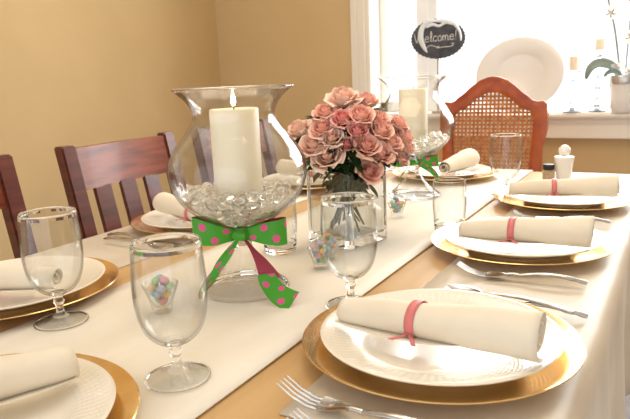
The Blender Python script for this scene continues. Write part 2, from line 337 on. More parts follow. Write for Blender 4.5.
# ---------------------------------------------------------------- chairs
def mission_chair(name, label, y, group=None):
    # back at -x side; the front faces +x
    t = thing(name, label, 'chair', (-1.28, y, 0), 0, group)
    hw = .205; pw = .044; zs = .44; lean = .20     # dx/dz of the back above the seat
    def bx(z): return -(z - .70) * lean if z > .45 else .05
    def post(sy):
        y0, y1 = (sy * hw - pw, sy * hw) if sy > 0 else (sy * hw, sy * hw + pw)
        V = []; F = []
        zz = [0, .22, .44, .6, .78, .936]
        for z in zz:
            x = bx(max(z, .46)) + (-.03 if z == 0 else 0); V += [(x - .034, y0, z), (x, y0, z), (x, y1, z), (x - .034, y1, z)]
        for i in range(len(zz) - 1):
            for k in range(4): F.append((i * 4 + k, i * 4 + (k + 1) % 4, i * 4 + 4 + (k + 1) % 4, i * 4 + 4 + k))
        F += [(3, 2, 1, 0), tuple(len(V) - 4 + k for k in range(4))]
        o = pd('back_post', V, F, M['cherry'], t, False); bevel_mesh(o.data, .004)
        for p in o.data.polygons: p.use_smooth = True
        o.data.set_sharp_from_angle(angle=math.radians(30))
    post(-1); post(1)
    a = hw - pw
    # top rail, gently bowed backwards
    V = []; F = []; n = 12
    for i in range(n + 1):
        v = -a + 2 * a * i / n; bow = -.012 * (1 - (v / a) ** 2)
        for z in (.820, .928):
            x = bx(z) + bow - .006; V += [(x, v, z), (x - .022, v, z)]
    for i in range(n):
        b = i * 4; F += [(b, b + 4, b + 6, b + 2), (b + 1, b + 3, b + 7, b + 5), (b + 2, b + 6, b + 7, b + 3), (b, b + 1, b + 5, b + 4)]
    F += [(0, 2, 3, 1), (n * 4, n * 4 + 1, n * 4 + 3, n * 4 + 2)]
    pd('top_rail', V, F, M['cherry_lit'], t, True, 30)
    for v in (-.096, -.006, .084):
        x0 = bx(.5) - .010; x1 = bx(.825) - .014
        hexa('back_slat', [(x0 - .012, v - .028, .5), (x0, v - .028, .5), (x0, v + .028, .5), (x0 - .012, v + .028, .5)],
             [(x1 - .012, v - .028, .825), (x1, v - .028, .825), (x1, v + .028, .825), (x1 - .012, v + .028, .825)], M['cherry'], t)
    hexa('lower_rail', [(bx(.46) - .026, -a, .462), (bx(.46) - .004, -a, .462), (bx(.46) - .004, a, .462), (bx(.46) - .026, a, .462)],
         [(bx(.51) - .026, -a, .515), (bx(.51) - .004, -a, .515), (bx(.51) - .004, a, .515), (bx(.51) - .026, a, .515)], M['cherry'], t)
    boxes('seat_frame', [(.05, .42, -.19, -.165, .38, .44), (.05, .42, .165, .19, .38, .44), (.40, .42, -.165, .165, .38, .44), (.03, .05, -.14, .14, .38, .44)], M['cherry'], t)
    boxes('seat', [(.052, .43, -.2, .2, .441, .475)], M['cherry_lit'], t, .008)
    for sy in (-1, 1): boxes('front_leg', [(.385, .42, sy * .1725 - .0175, sy * .1725 + .0175, 0, .38)], M['cherry'], t)
    return t
c0 = mission_chair('mission_chair', 'dark cherry slat-back chair in full view, between the foreground one and the big glass hurricane', 1.245)
c0['group'] = 'slat-back chairs along the left wall'
dup(c0, (-1.28, .700, 0), 0, 'dark cherry slat-back chair cut off by the left edge of the photo')
dup(c0, (-1.28, 1.76, 0), 0, 'dark cherry slat-back chair showing only through the big glass hurricane')

def cane_chair():
    t = thing('cane_back_chair', 'reddish mahogany chair with arched cane back at the far table end', 'chair', (-.629, 2.45, 0))
    zt = T
    outer = [(-.165, .45), (-.185, T - .2), (-.192, T - .05), (-.193, T + .03), (-.206, T + .10), (-.207, T + .150), (-.203, T + .196), (-.188, T + .207), (-.168, T + .205), (-.150, T + .210), (-.135, T + .224), (-.112, T + .240), (-.088, T + .262), (-.055, T + .287), (-.022, T + .300), (0, T + .303)]
    inner = [(-.125, .50), (-.142, T - .2), (-.150, T - .05), (-.152, T + .03), (-.155, T + .10), (-.156, T + .145), (-.150, T + .163), (-.142, T + .170), (-.130, T + .174), (-.116, T + .180), (-.103, T + .188), (-.088, T + .200), (-.070, T + .216), (-.045, T + .232), (-.018, T + .241), (0, T + .242)]
    O = outer + [(-x, z) for x, z in reversed(outer[:-1])]; I = inner + [(-x, z) for x, z in reversed(inner[:-1])]
    def lean(z): return (z - .5) * .10
    n = len(O); V = []; F = []
    for prof, d in ((O, 0), (I, 0)):
        V += [(x, lean(z) - .016, z) for x, z in prof]
    for prof, d in ((O, 0), (I, 0)):
        V += [(x, lean(z) + .014, z) for x, z in prof]
    # raised roll along the middle of the face
    V += [((a[0] + b[0]) / 2, lean((a[1] + b[1]) / 2) - .024, (a[1] + b[1]) / 2) for a, b in zip(O, I)]
    for i in range(n - 1):
        F += [(i, 4 * n + i, 4 * n + i + 1, i + 1), (4 * n + i, n + i, n + i + 1, 4 * n + i + 1), (2 * n + i, 2 * n + i + 1, 3 * n + i + 1, 3 * n + i), (i, i + 1, 2 * n + i + 1, 2 * n + i), (n + i + 1, n + i, 3 * n + i, 3 * n + i + 1)]
    for i in (0, n - 1): F += [(i, 2 * n + i, 3 * n + i, n + i, 4 * n + i)]
    o = pd('back_frame', V, F, M['mahogany'], t, True, 60)
    bm = bmesh.new(); bm.from_mesh(o.data); bmesh.ops.recalc_face_normals(bm, faces=bm.faces); bm.to_mesh(o.data); bm.free()
    hexa('lower_rail', [(-.14, lean(.5) - .014, .485), (.14, lean(.5) - .014, .485), (.14, lean(.5) + .012, .485), (-.14, lean(.5) + .012, .485)],
         [(-.14, lean(.55) - .014, .545), (.14, lean(.55) - .014, .545), (.14, lean(.55) + .012, .545), (-.14, lean(.55) + .012, .545)], M['mahogany'], t)
    # cane: real woven strips
    def ztop(x):
        x = -abs(x)
        for a, b in zip(inner[4:-1], inner[5:]):
            if a[0] <= x <= b[0]: return a[1] + (b[1] - a[1]) * (x - a[0]) / max(1e-6, b[0] - a[0])
        return T + .16
    V = []; F = []; p = .0156; hwid = .0040
    def strip(a, b, wv, off):
        k = len(V); (x0, z0), (x1, z1) = a, b
        dx, dz = (hwid, 0) if wv else (0, hwid); th = .0012
        for (x, z) in (a, b):
            y = lean(z) + off
            V.extend([(x - dx, y - th, z - dz), (x + dx, y - th, z + dz), (x + dx, y + th, z + dz), (x - dx, y + th, z - dz)])
        for q in range(4): F.append((k + q, k + (q + 1) % 4, k + 4 + (q + 1) % 4, k + 4 + q))
        F.extend([(k + 3, k + 2, k + 1, k), (k + 4, k + 5, k + 6, k + 7)])
    xi = -.150
    while xi < .151:
        strip((xi, .53), (xi, ztop(xi) + .006), True, -.002); xi += p
    zi = .54
    while zi < T + .242:
        xe = .152 if zi < T + .15 else max([x for x in [q * .001 for q in range(153)] if ztop(x) >= zi - .004] or [0])
        if zi < T - .06: xe = .135
        if xe > .01: strip((-xe, zi), (xe, zi), False, .001)
        zi += p
    pd('cane_panel', V, F, M['cane'], t, False)
    boxes('seat_rail', [(-.21, .21, -.42, -.385, .40, .455), (-.21, -.18, -.385, -.02, .40, .455), (.18, .21, -.385, -.02, .40, .455), (-.18, .18, -.04, -.0, .40, .455)], M['mahogany'], t)
    boxes('seat_cushion', [(-.205, .205, -.415, -.03, .456, .50)], M['seat'], t, .018, 3)
    for sx in (-1, 1):
        tube('front_leg', [(sx * .19, -.40, .40), (sx * .195, -.41, .30), (sx * .185, -.40, .15), (sx * .19, -.41, 0)], [.024, .024, .015, .019], M['mahogany'], t)
        tube('rear_leg', [(sx * .17, -.005, .47), (sx * .18, .0, .3), (sx * .185, .04, 0)], [.019, .018, .016], M['mahogany'], t)
cane_chair()

# ---------------------------------------------------------------- place settings
charger_prof = [(0, .0022), (.095, .0022), (.1, 0), (.108, 0), (.112, .0035), (.135, .0088), (.158, .0140), (.1625, .0152), (.165, .0164), (.1655, .0174), (.1645, .0182), (.162, .0178), (.158, .0166), (.135, .0116), (.116, .0062), (.108, .0050), (0, .0050)]
plate_prof = [(0, .0026), (.082, .0026), (.085, 0), (.090, 0), (.094, .004), (.104, .0092), (.125, .0135), (.1405, .0178), (.1428, .0190), (.1430, .0205), (.1412, .0212), (.138, .0202), (.125, .0162), (.106, .0126), (.099, .0090), (.090, .0064), (.078, .0056), (0, .0056)]
def setting(i, x, y, lab_c, lab_p):
    global ch0, pl0
    if i == 0:
        ch0 = tag(lathe('charger_plate', charger_prof, M['gold'], n=128), lab_c, 'charger plate', 'gold chargers'); ch0.location = (x, y, ZT)
        pl0 = tag(lathe('dinner_plate', plate_prof, M['china'], n=128), lab_p, 'plate', 'ivory dinner plates'); pl0.location = (x, y, ZT + .0054)
    else:
        dup(ch0, (x, y, ZT), .3 * i, lab_c); dup(pl0, (x + .001 * (i % 3), y, ZT + .0054), .2 * i, lab_p)
SET = [(-.235, .688, 'gold charger in the right foreground, nearest the camera', 'ivory plate with woven rim in the right foreground, the largest in view'),
       (-.241, 1.171, 'gold charger on the right side between the nearest and the farthest', 'ivory plate second from the camera on the right side'),
       (-.233, 1.614, 'gold charger on the right side in front of the salt cup', 'ivory plate farthest along the right side, beside the salt cup'),
       (-.575, .298, 'gold charger on the runner in the bottom left corner', 'ivory plate on the runner in the bottom left corner'),
       (-.925, .600, 'gold charger behind the leftmost goblet', 'ivory plate behind the leftmost goblet'),
       (-.959, 1.12, 'gold charger in front of the fully visible slat-back chair', 'ivory plate in front of the fully visible slat-back chair'),
       (-.985, 1.66, 'gold charger seen through and behind the big hurricane glass', 'ivory plate seen through the big hurricane glass'),
       (-.633, 1.915, 'gold charger in front of the cane-back chair', 'ivory plate in front of the cane-back chair')]
for i, s in enumerate(SET): setting(i, *s)

def napkin(label, p0, p1, r0, r1, zb, seed, band=.42, flap=.035, side=-1):
    # cream cloth rolled into a tapering tube, loose flap under it, dotted ribbon tied round
    p0 = Vector((*p0, 0)); p1 = Vector((*p1, 0)); d = (p1 - p0); L = d.length; d.normalize()
    s = Vector((-d.y, d.x, 0)) * -side * -1      # sideways, towards `side`
    s = Vector((d.y, -d.x, 0)) if side < 0 else Vector((-d.y, d.x, 0))
    t = thing('rolled_napkin', label, 'napkin', (p0.x, p0.y, 0), math.atan2(d.y, d.x), 'rolled cream napkins')
    hs = -1 if side < 0 else 1
    NL = 30; turns = 2.35; NA = 66
    rows = []
    for i in range(NL + 1):
        u = i / NL; R = r0 + (r1 - r0) * u ** .85
        R *= 1 + .06 * noise.noise(Vector((u * 3.1, seed, 0)))
        zc = zb + R * .86
        row = []
        for j in range(NA + 1):
            a = turns * 2 * PI * j / NA
            rr = R * (.30 + .70 * j / NA * 1.0) if j < NA * .57 else R * (.30 + .70 * .57 + .70 * .43 * min(1, (j - NA * .57) / (NA * .22)))
            rr *= 1 + .035 * noise.noise(Vector((u * 4, a * .9, seed)))
            ph = -PI / 2 - (turns * 2 * PI - a)          # ends at the bottom
            row.append((u * L + .004 * math.sin(a * .5 + seed) * (j / NA) * (1 if i in (0, NL) else 0), hs * -rr * math.cos(ph) * 1.02, zc + rr * math.sin(ph) * .86))
        ly, lz = row[-1][1], row[-1][2]
        for q in range(1, 6):
            wgt = flap * (.35 + .65 * math.sin(PI * min(1, u * 1.15 + .1)) ) * q / 5
            row.append((u * L, ly + hs * wgt * 1.0, lz + .0008 * q + .002 * (q / 5) ** 2 * (1 + noise.noise(Vector((u * 5, seed, q * .2))))))
        rows.append(row)
    o = solid_sheet('rolled_cloth', rows, .0014, M['napkin'], t, ang=75)
    if band:
        def ring(u0, wd, lift):
            rw = []
            for k in range(3):
                u = u0 + wd * (k / 2 - .5) / L; R = r0 + (r1 - r0) * u ** .85; R *= 1 + .06 * noise.noise(Vector((u * 3.1, seed, 0)))
                zc = zb + R * .86
                rw.append([(u * L, math.cos(a) * (R * 1.05 + lift), zc + math.sin(a) * (R * .86 * 1.04 + lift)) for a in [2 * PI * q / 40 for q in range(41)]])
            return rw
        solid_sheet('ribbon_band', ring(band, .0115, .0014), .0008, M['band'], t, uvf=lambda i, j: (j * .5, i / 2))
        # two short tied tails beside the roll
        V = []; F = []; R = r0 + (r1 - r0) * band ** .85; yb = hs * (R * 1.0)
        for q, (dx, dy) in enumerate(((-.016, .016), (.014, .020))):
            k = len(V); x0 = band * L
            V += [(x0 - .003, yb, zb + .010), (x0 + .003, yb, zb + .010), (x0 + dx * .6 + .003, yb + hs * dy * .5, zb + .007), (x0 + dx * .6 - .003, yb + hs * dy * .5, zb + .007), (x0 + dx + .003, yb + hs * dy, zb + .006), (x0 + dx - .003, yb + hs * dy, zb + .006)]
            F += [(k, k + 1, k + 2, k + 3), (k + 3, k + 2, k + 4, k + 5)]
        o = pd('ribbon_tails', V, F, M['band'], t); md = o.modifiers.new('thickness', 'SOLIDIFY'); md.thickness = .0008
    return t
ZP = ZT + .0054 + .0215
napkin('cream napkin rolled on the large plate in the right foreground, pink ribbon band', (-.352, .662), (-.110, .650), .0165, .0305, ZP, 1.0)
napkin('cream rolled napkin on the second plate from the camera, right side', (-.337, 1.112), (-.114, 1.125), .0165, .0300, ZP, 2.3)
napkin('cream rolled napkin on the right side plate just before the salt cup', (-.345, 1.548), (-.110, 1.59), .0165, .0290, ZP, 3.7)
napkin('cream rolled napkin over the plate in the bottom left corner', (-.545, .405), (-.66, .17), .020, .030, ZP, 4.1, band=.6, side=1)
napkin('cream rolled napkin behind the leftmost goblet', (-.815, .60), (-1.03, .50), .018, .028, ZP, 5.2, band=.45, side=1)
napkin('cream rolled napkin lying in front of the fully visible slat-back chair', (-.835, 1.015), (-1.06, 1.10), .0155, .028, ZP, 6.6, band=.38, side=1)
napkin('cream rolled napkin seen through the big hurricane glass, beyond the candle', (-.86, 1.63), (-1.09, 1.68), .0165, .028, ZP, 7.9, band=.4, side=1)
napkin('white rolled napkin on the plate in front of the cane-back chair', (-.600, 1.805), (-.568, 1.965), .021, .034, ZP, 8.8, band=0, side=-1)

# ---------------------------------------------------------------- cutlery (built along +x: tip at 0, handle end at length)
def handle_vf(V, F, x0, x1, z0=.0035, wf=1.0):
    pts = []; rad = []
    for u in [i / 14 for i in range(15)]:
        pts.append((x0 + (x1 - x0) * u, 0, z0 + .012 * math.sin(PI * min(1, u * 1.0)) * .55)); rad.append(wf * (.0034 + .0028 * u + (.001 if u > .93 else 0) - (.0012 if .84 < u < .9 else 0)))
    rad[-1] *= .7
    tube_vf(pts, rad, V, F, 10, .62)
def fork_mesh():
    t = bpy.data.objects.new('dinner_fork', None); COL.objects.link(t)
    V = []; F = []
    for q in range(4):
        y = (q - 1.5) * .0062
        tube_vf([(.0, y, .0185), (.018, y, .0085), (.036, y, .0032), (.050, y, .0030)], [.0008, .0013, .0015, .0016], V, F, 6, .9)
    pd('tines', V, F, M['steel'], t)
    V = []; F = []
    xs = [.047, .056, .066, .076, .084]; ws = [.0112, .0122, .0105, .0065, .0040]; zs = [.0030, .0026, .0034, .0054, .0070]
    for x, w_, z in zip(xs, ws, zs): V += [(x, -w_, z + .0016), (x, 0, z - .0004), (x, w_, z + .0016), (x, w_, z + .0032), (x, 0, z + .0014), (x, -w_, z + .0032)]
    for i in range(4):
        for k in range(6): F.append((i * 6 + k, i * 6 + (k + 1) % 6, i * 6 + 6 + (k + 1) % 6, i * 6 + 6 + k))
    F += [tuple(range(5, -1, -1)), tuple(24 + k for k in range(6))]
    tube_vf([(.080, 0, .0076), (.088, 0, .0092), (.098, 0, .0088)], [.0042, .0036, .0038], V, F, 10, .62)
    pd('fork_head', V, F, M['steel'], t)
    V = []; F = []; handle_vf(V, F, .094, .198, .0072); pd('handle', V, F, M['steel'], t)
    return t
def spoon_mesh():
    t = bpy.data.objects.new('dinner_spoon', None); COL.objects.link(t)
    V = []; F = []; nx = 14; ny = 9
    for i in range(nx + 1):
        u = i / nx; x = .058 * u; wd = .0195 * math.sqrt(max(0, 1 - (2 * u - 1) ** 2)) * (1 - .18 * (u - .5)) + .0008
        for j in range(ny):
            v = j / (ny - 1) * 2 - 1; dep = .0065 * (1 - (2 * u - 1) ** 2) * (1 - v * v)
            V.append((x, v * wd, .0095 - dep + .001 * u))
    for i in range(nx):
        for j in range(ny - 1): a = i * ny + j; F.append((a, a + ny, a + ny + 1, a + 1))
    o = pd('bowl', V, F, M['steel'], t); md = o.modifiers.new('thickness', 'SOLIDIFY'); md.thickness = .0012
    V = []; F = []; handle_vf(V, F, .054, .190, .0085, .9); pd('handle', V, F, M['steel'], t); return t
def knife_mesh():
    t = bpy.data.objects.new('dinner_knife', None); COL.objects.link(t)
    V = []; F = []; n = 12
    for i in range(n + 1):
        u = i / n; x = .115 * u; top = .0085 * math.sqrt(min(1, u * 6 + .02)); V += [(x, -top, .0012), (x, .006 * min(1, u * 9 + .1), .0008), (x, .006 * min(1, u * 9 + .1), .0034), (x, -top, .0020)]
    for i in range(n):
        for k in range(4): F.append((i * 4 + k, i * 4 + (k + 1) % 4, i * 4 + 4 + (k + 1) % 4, i * 4 + 4 + k))
    F += [(3, 2, 1, 0), tuple(n * 4 + k for k in range(4))]
    pd('blade', V, F, M['steel'], t, True, 35)
    V = []; F = []; handle_vf(V, F, .110, .215, .0042, 1.1); pd('handle', V, F, M['steel'], t); return t
KIT = {'fork': [fork_mesh, None], 'spoon': [spoon_mesh, None], 'knife': [knife_mesh, None]}
def cutlery(kind, x, y, ang, label, group, dz=0):
    k = KIT[kind]
    if k[1] is None:
        o = k[1] = k[0](); o.location = (x, y, ZT + dz); o.rotation_euler = (0, 0, ang); tag(o, label, kind, group)
    else: o = dup(k[1], (x, y, ZT + dz), ang, label, group)
    return o
GR = 'steel cutlery on the table'
D = math.radians
cutlery('fork', -.300, .978, D(2), 'steel fork between the first and second right side chargers', GR)
cutlery('fork', -.345, .508, D(-4), 'steel fork at the bottom edge of the photo below the nearest charger', GR)
cutlery('fork', -.300, .455, D(0), 'steel fork cut by the bottom edge, closest to the camera', GR)
cutlery('fork', -.305, 1.405, D(0), 'steel fork between the second and farthest right side chargers', GR)
cutlery('spoon', -.290, .884, D(-11), 'steel spoon with its tip above the nearest plate rim', GR)
cutlery('knife', -.300, .865, D(-3), 'thick-handled steel knife emerging behind the nearest plate', GR)
cutlery('knife', -.870, .945, D(180), 'steel knife beside the leftmost slats, above the front goblet rim', GR)
cutlery('spoon', -.862, .905, D(180), 'steel spoon seen through the front goblet rim', GR)
cutlery('knife', -.845, 1.765, D(88), 'steel knife lying left of the far end charger', GR)

# ---------------------------------------------------------------- goblets
def gob_prof():
    o = [(0, .0012), (.020, .0004), (.036, 0), (.0375, .0012), (.036, .0026), (.024, .0048), (.012, .0085), (.0065, .014), (.0052, .022), (.0058, .027), (.0078, .031), (.0062, .036), (.0085, .041), (.020, .0465), (.031, .058), (.0370, .073), (.0402, .092), (.0410, .110), (.0398, .135), (.0382, .1595)]
    i = [(.0378, .1610), (.0370, .1600), (.0384, .135), (.0395, .110), (.0387, .092), (.0355, .074), (.0295, .060), (.0190, .0495), (.008, .0460), (0, .0455)]
    a = spline(o, 70); b = spline(i, 34)
    return [(max(0, r), z) for r, z in a] + [(max(0, r), z) for r, z in b[:-1]] + [(0, b[-1][1])]
gp = gob_prof(); gp[0] = (0, gp[0][1])
g0 = tag(lathe('water_goblet', gp, M['thin'], n=72), 'clear stemmed goblet in the left foreground, the largest glass of its kind', 'goblet', 'stemmed water goblets')
glass_zones(g0, [(.009, .0462, .014), (.157, .2, 1), (-1, .0035, (.0345, 1))])
g0.location = (-.477, .492, ZT)
dup(g0, (-.398, .777, ZT), 0, 'clear stemmed goblet in front of the rose vase')
dup(g0, (-.753, .553, ZT), 0, 'clear stemmed goblet at the left, between two gold chargers')
dup(g0, (-.384, 1.66, ZT), 0, 'clear stemmed goblet in front of the cane-back chair')
# tumblers
tp = [(0, 0), (.0285, 0), (.0305, .002), (.0312, .006), (.0325, .02), (.0350, .055), (.0350, .085), (.0338, .1075), (.0333, .1085), (.0328, .1075), (.0338, .085), (.0336, .055), (.0305, .018), (.0285, .012), (0, .011)]
t0 = tag(lathe('glass_tumbler', tp, M['thin'], n=64), 'small clear tumbler beside the second right side plate', 'tumbler', 'clear tumblers'); glass_zones(t0, [(-1, .016, 1), (.1065, .2, 1)]); t0.location = (-.403, 1.252, ZT)
dup(t0, (-.655, .985, ZT), 0, 'small clear tumbler behind the polka dot bow of the big hurricane')

# ---------------------------------------------------------------- hurricanes, gems, candles, bows
random.seed(5)
ho = [(0, .006), (.03, .004), (.066, 0), (.0715, .002), (.0705, .006), (.060, .014), (.040, .032), (.024, .052), (.0165, .066), (.015, .074), (.020, .080), (.0205, .084), (.0145, .090), (.0155, .098), (.026, .104), (.050, .114), (.079, .134), (.097, .155), (.106, .178), (.108, .197), (.103, .216), (.090, .236), (.075, .254), (.0655, .268), (.063, .279), (.066, .291), (.075, .304), (.090, .3165), (.0935, .3185)]
hi_ = [(.0935, .3202), (.0895, .3190), (.073, .3065), (.0635, .292), (.0605, .279), (.063, .267), (.0725, .2525), (.0875, .235), (.1005, .215), (.1055, .197), (.1035, .178), (.0945, .156), (.0765, .1365), (.048, .1175), (.022, .1095), (0, .1085)]
hp = [(max(0, r), z) for r, z in spline(ho, 100)] + [(max(0, r), z) for r, z in spline(hi_, 60)]
hp[0] = (0, hp[0][1]); hp[-1] = (0, hp[-1][1])
def inner_r(z):
    for a, b in zip(hi_[::-1][:-1], hi_[::-1][1:]):
        if a[1] <= z <= b[1]: return a[0] + (b[0] - a[0]) * (z - a[1]) / (b[1] - a[1] + 1e-9)
    return .1
h0 = tag(lathe('hurricane_vase', hp, M['thin'], n=112), 'large footed glass hurricane in front, left of the roses, green bow at its stem', 'hurricane vase', 'footed glass hurricanes')
HP = [(-.590, .780), (-.612, 1.592)]
glass_zones(h0, [(.062, .1082, .027), (.3155, .4, 1), (-1, .008, (.066, 1))])
h0.location = (*HP[0], ZT); dup(h0, (*HP[1], ZT), 0, 'footed glass hurricane standing farther back, right of the roses, against the window')
# a flat-bottomed glass gem
gv = []; 
gem = lathe('glass_gem', [(0, -.0052), (.006, -.0050), (.0086, -.0030), (.0096, 0), (.0088, .0032), (.0062, .0054), (.003, .0064), (0, .0066)], M['gem_glass'], n=16)
gem0 = gem; first = True
spots = []
def place(z, rmax, n, rmin=0):
    pts = []
    for _ in range(900):
        if len(pts) >= n: break
        r = math.sqrt(random.uniform(rmin ** 2, rmax ** 2)); a = random.uniform(0, 2 * PI); q = (r * math.cos(a), r * math.sin(a), z + random.uniform(-.0015, .0015))
        if all((q[0] - p[0]) ** 2 + (q[1] - p[1]) ** 2 > .0172 ** 2 for p in pts): pts.append(q)
    return pts
spots += place(.1185, .030, 8); spots += place(.1290, .050, 20); spots += place(.1400, .066, 32, .0); spots += place(.1510, .080, 44, .042); spots += place(.1600, .084, 30, .052)
for hidx, (hx, hy) in enumerate(HP):
    for k, (x, y, z) in enumerate(spots):
        if first: o = gem; first = False
        else: o = gem.copy(); COL.objects.link(o)
        a = hidx * 1.3; o.location = (hx + x * math.cos(a) - y * math.sin(a), hy + x * math.sin(a) + y * math.cos(a), ZT + z)
        o.rotation_euler = (random.uniform(-.6, .6), random.uniform(-.6, .6), random.uniform(0, 6)); 
        tag(o, ('clear glass gem heaped round the candle in the big front hurricane' if hidx == 0 else 'clear glass gem heaped round the candle in the farther hurricane'), 'glass gem', 'glass gems in the front hurricane' if hidx == 0 else 'glass gems in the farther hurricane')
# candles
def candle(x, y, z, r, h_, label, lit, group='pillar candles in the hurricanes', name='pillar_candle'):
    t = thing(name, label, 'candle', (x, y, z), 0, group)
    lathe('wax', [(0, 0), (r - .002, 0), (r, .002), (r, h_ - .002), (r - .0015, h_), (r - .005, h_ - .0005), (r * .6, h_ - .004), (0, h_ - .005)], M['wax'], t, n=64)
    tube('wick', [(0, 0, h_ - .006), (.0004, 0, h_ + .002), (.0012, 0, h_ + .007)], .0009, M['wick'], t)
    if lit:
        lathe('flame', [(0, h_ + .003), (.0028, h_ + .0055), (.0040, h_ + .010), (.0034, h_ + .016), (.0016, h_ + .023), (0, h_ + .030)], M['flame'], t, n=16)
    return t
candle(*HP[0], ZT + .1565, .0375, .131, 'tall ivory pillar candle, lit, in the big front hurricane', True)
candle(*HP[1], ZT + .1565, .0375, .131, 'tall ivory pillar candle in the farther hurricane, against the window', False)

def ribbon_strip(name, pts, mt, parent, width=.036, n=26, wdir=None, taper=None):
    # pts: (x,y,z, wx,wy,wz) centre line and width direction
    P = spline(pts, n); rows = []; L = 0; us = []
    for i, p in enumerate(P):
        if i: L += (Vector(p[:3]) - Vector(P[i - 1][:3])).length
        us.append(L / width)
        wv = Vector(p[3:6])
        k = wv.length
        wv.normalize(); w_ = width * k
        rows.append([tuple(Vector(p[:3]) + wv * w_ * (j / 6 - .5) + Vector((0, 0, 0))) for j in range(7)])
    o = solid_sheet(name, rows, 0, mt, parent, uvf=lambda i, j: (us[i], j / 6))
    return o
def bow(x, y, z, rz, label, flip, tails):
    # local frame: +x to the viewer's right, -y to the viewer
    t = thing('polka_dot_bow', label, 'ribbon bow', (x, y, z), rz, 'green dotted bows on the hurricanes')
    if flip: t.scale = (.86, .9, .72)
    Z = (0, 0, 1)
    # left loop: out from the knot, round and back
    for s, hgt, wid, nm in ((-1, .052, 1.0, 'bow_loop'), (1, .047, 1.0, 'bow_loop')):
        a = [(s * .004, -.020, 0, 0, .0, .45), (s * .020, -.030, .002, 0, 0, .62), (s * .042, -.036, .004 - .001 * s, 0, .05, .92), (s * .062, -.034, .006 - .003 * s, .04, .1, 1.05),
             (s * .073, -.026, .008 - .003 * s, 0, .1, 1.08), (s * .058, -.016, .007 - .003 * s, 0, .1, 1.0), (s * .036, -.012, .003, 0, .0, .8), (s * .006, -.0165, 0, 0, 0, .45)]
        ribbon_strip(nm, a if s > 0 else [(p[0], p[1], p[2], -p[3], -p[4], -p[5]) for p in a], M['ribbon'], t, .038)
    tube('knot', [(-.010, -.019, -.001), (-.004, -.0255, 0), (.004, -.0255, 0), (.010, -.019, .001)], [.006, .010, .010, .006], M['ribbon'], t, 12)
    # the turn round the glass stem
    rows = [[(math.cos(a) * .0225, math.sin(a) * .0225, dz) for a in [2 * PI * q / 32 for q in range(33)]] for dz in (-.006, .006)]
    solid_sheet('collar', rows, 0, M['ribbon'], t, uvf=lambda i, j: (j * .12, i * .4 + .3))
    for tl in tails: ribbon_strip('bow_tail', tl, M['ribbon'], t, .032)
    return t
RZ = math.atan2(R_.y, R_.x)
tl1 = [(-.002, -.025, -.004, .35, 0, .25), (-.012, -.034, -.014, .62, .1, .35), (-.026, -.046, -.034, .80, .1, .35), (-.040, -.054, -.058, .62, .2, .45), (-.050, -.056, -.075, .35, .2, .3)]
tl1b = [(-.040, -.030, -.052, .40, .0, .10), (-.055, -.035, -.070, .42, .0, .15), (-.064, -.040, -.085, .30, .1, .15), (-.066, -.042, -.098, .10, .1, .10)]
tl2 = [(.004, -.025, -.004, -.35, 0, .2), (.018, -.036, -.018, -.45, -.05, .3), (.032, -.046, -.036, -.65, -.1, .1), (.043, -.056, -.055, -.95, -.1, -.02), (.046, -.060, -.061, -1.0, -.1, -.08)]
tl2b = [(.040, -.060, -.054, .80, .1, .05), (.046, -.068, -.066, .95, .2, .10), (.060, -.080, -.080, .80, .45, .50), (.080, -.092, -.0885, .60, .7, .70)]
bow(*HP[0], ZT + .0945, RZ, 'green polka dot ribbon bow on the stem of the big front hurricane', False, [tl1, tl1b, tl2, tl2b])
tl3 = [(-.002, -.025, -.004, .35, 0, .25), (-.016, -.030, -.014, .5, .1, .35), (-.034, -.036, -.030, .55, .1, .55), (-.046, -.040, -.050, .4, .2, .5), (-.052, -.042, -.062, .15, .2, .2)]
tl4 = [(.004, -.025, -.004, .35, 0, -.2), (.024, -.036, -.012, .40, .05, .4), (.045, -.046, -.026, .40, .1, .45), (.060, -.052, -.048, .42, .1, .2), (.064, -.056, -.070, .35, .1, .05)]
bow(*HP[1], ZT + .0945, RZ, 'green polka dot ribbon bow on the stem of the farther hurricane', True, [tl3, tl4])

# ---------------------------------------------------------------- cups of candy eggs
cup_prof = [(0, 0), (.0115, 0), (.0125, .001), (.0125, .004), (.0150, .016), (.0205, .030), (.0228, .0375), (.0226, .0385), (.0216, .0378), (.0192, .030), (.0138, .0165), (.0105, .009), (0, .008)]
cup0 = None; egg0 = None
def egg_cup(x, y, label, elabel, sc, n, seed):
    global cup0, egg0
    random.seed(seed)
    if cup0 is None: cup0 = tag(lathe('candy_cup', cup_prof, M['thin'], n=48), label, 'glass cup', 'little glass cups of candy eggs'); o = cup0; o.location = (x, y, ZT)
    else: o = dup(cup0, (x, y, ZT), 0, label)
    o.scale = (sc, sc, sc)
    k = 0; lay = [(.0155, 2, .0035), (.025, 4, .0085), (.034, 5, .0120), (.043, 3, .006)]
    for z, m_, rr in lay:
        for q in range(m_):
            if k >= n: return
            a = 2 * PI * q / m_ + z * 200
            if egg0 is None:
                e_ = egg0 = lathe('candy_egg', [(0, -.0075), (.0028, -.0068), (.0048, -.004), (.0054, -.0006), (.0048, .0034), (.0030, .0066), (0, .0078)], EGG[0], n=16)
            else:
                e_ = egg0.copy(); COL.objects.link(e_)
            e_.material_slots[0].link = 'OBJECT'; ci = (k * 5 + seed) % 6; e_.material_slots[0].material = EGG[ci]
            e_.location = (x + rr * sc * math.cos(a), y + rr * sc * math.sin(a), ZT + z * sc)
            e_.rotation_euler = (random.uniform(.9, 2.0), random.uniform(-.5, .5), random.uniform(0, 6)); e_.scale = (sc * .92,) * 3
            cn = ['pink', 'green', 'blue', 'lavender', 'orange', 'grey blue'][ci]
            tag(e_, '%s candy egg %s' % (cn, elabel), 'candy egg', 'candy eggs %s' % elabel)
            k += 1
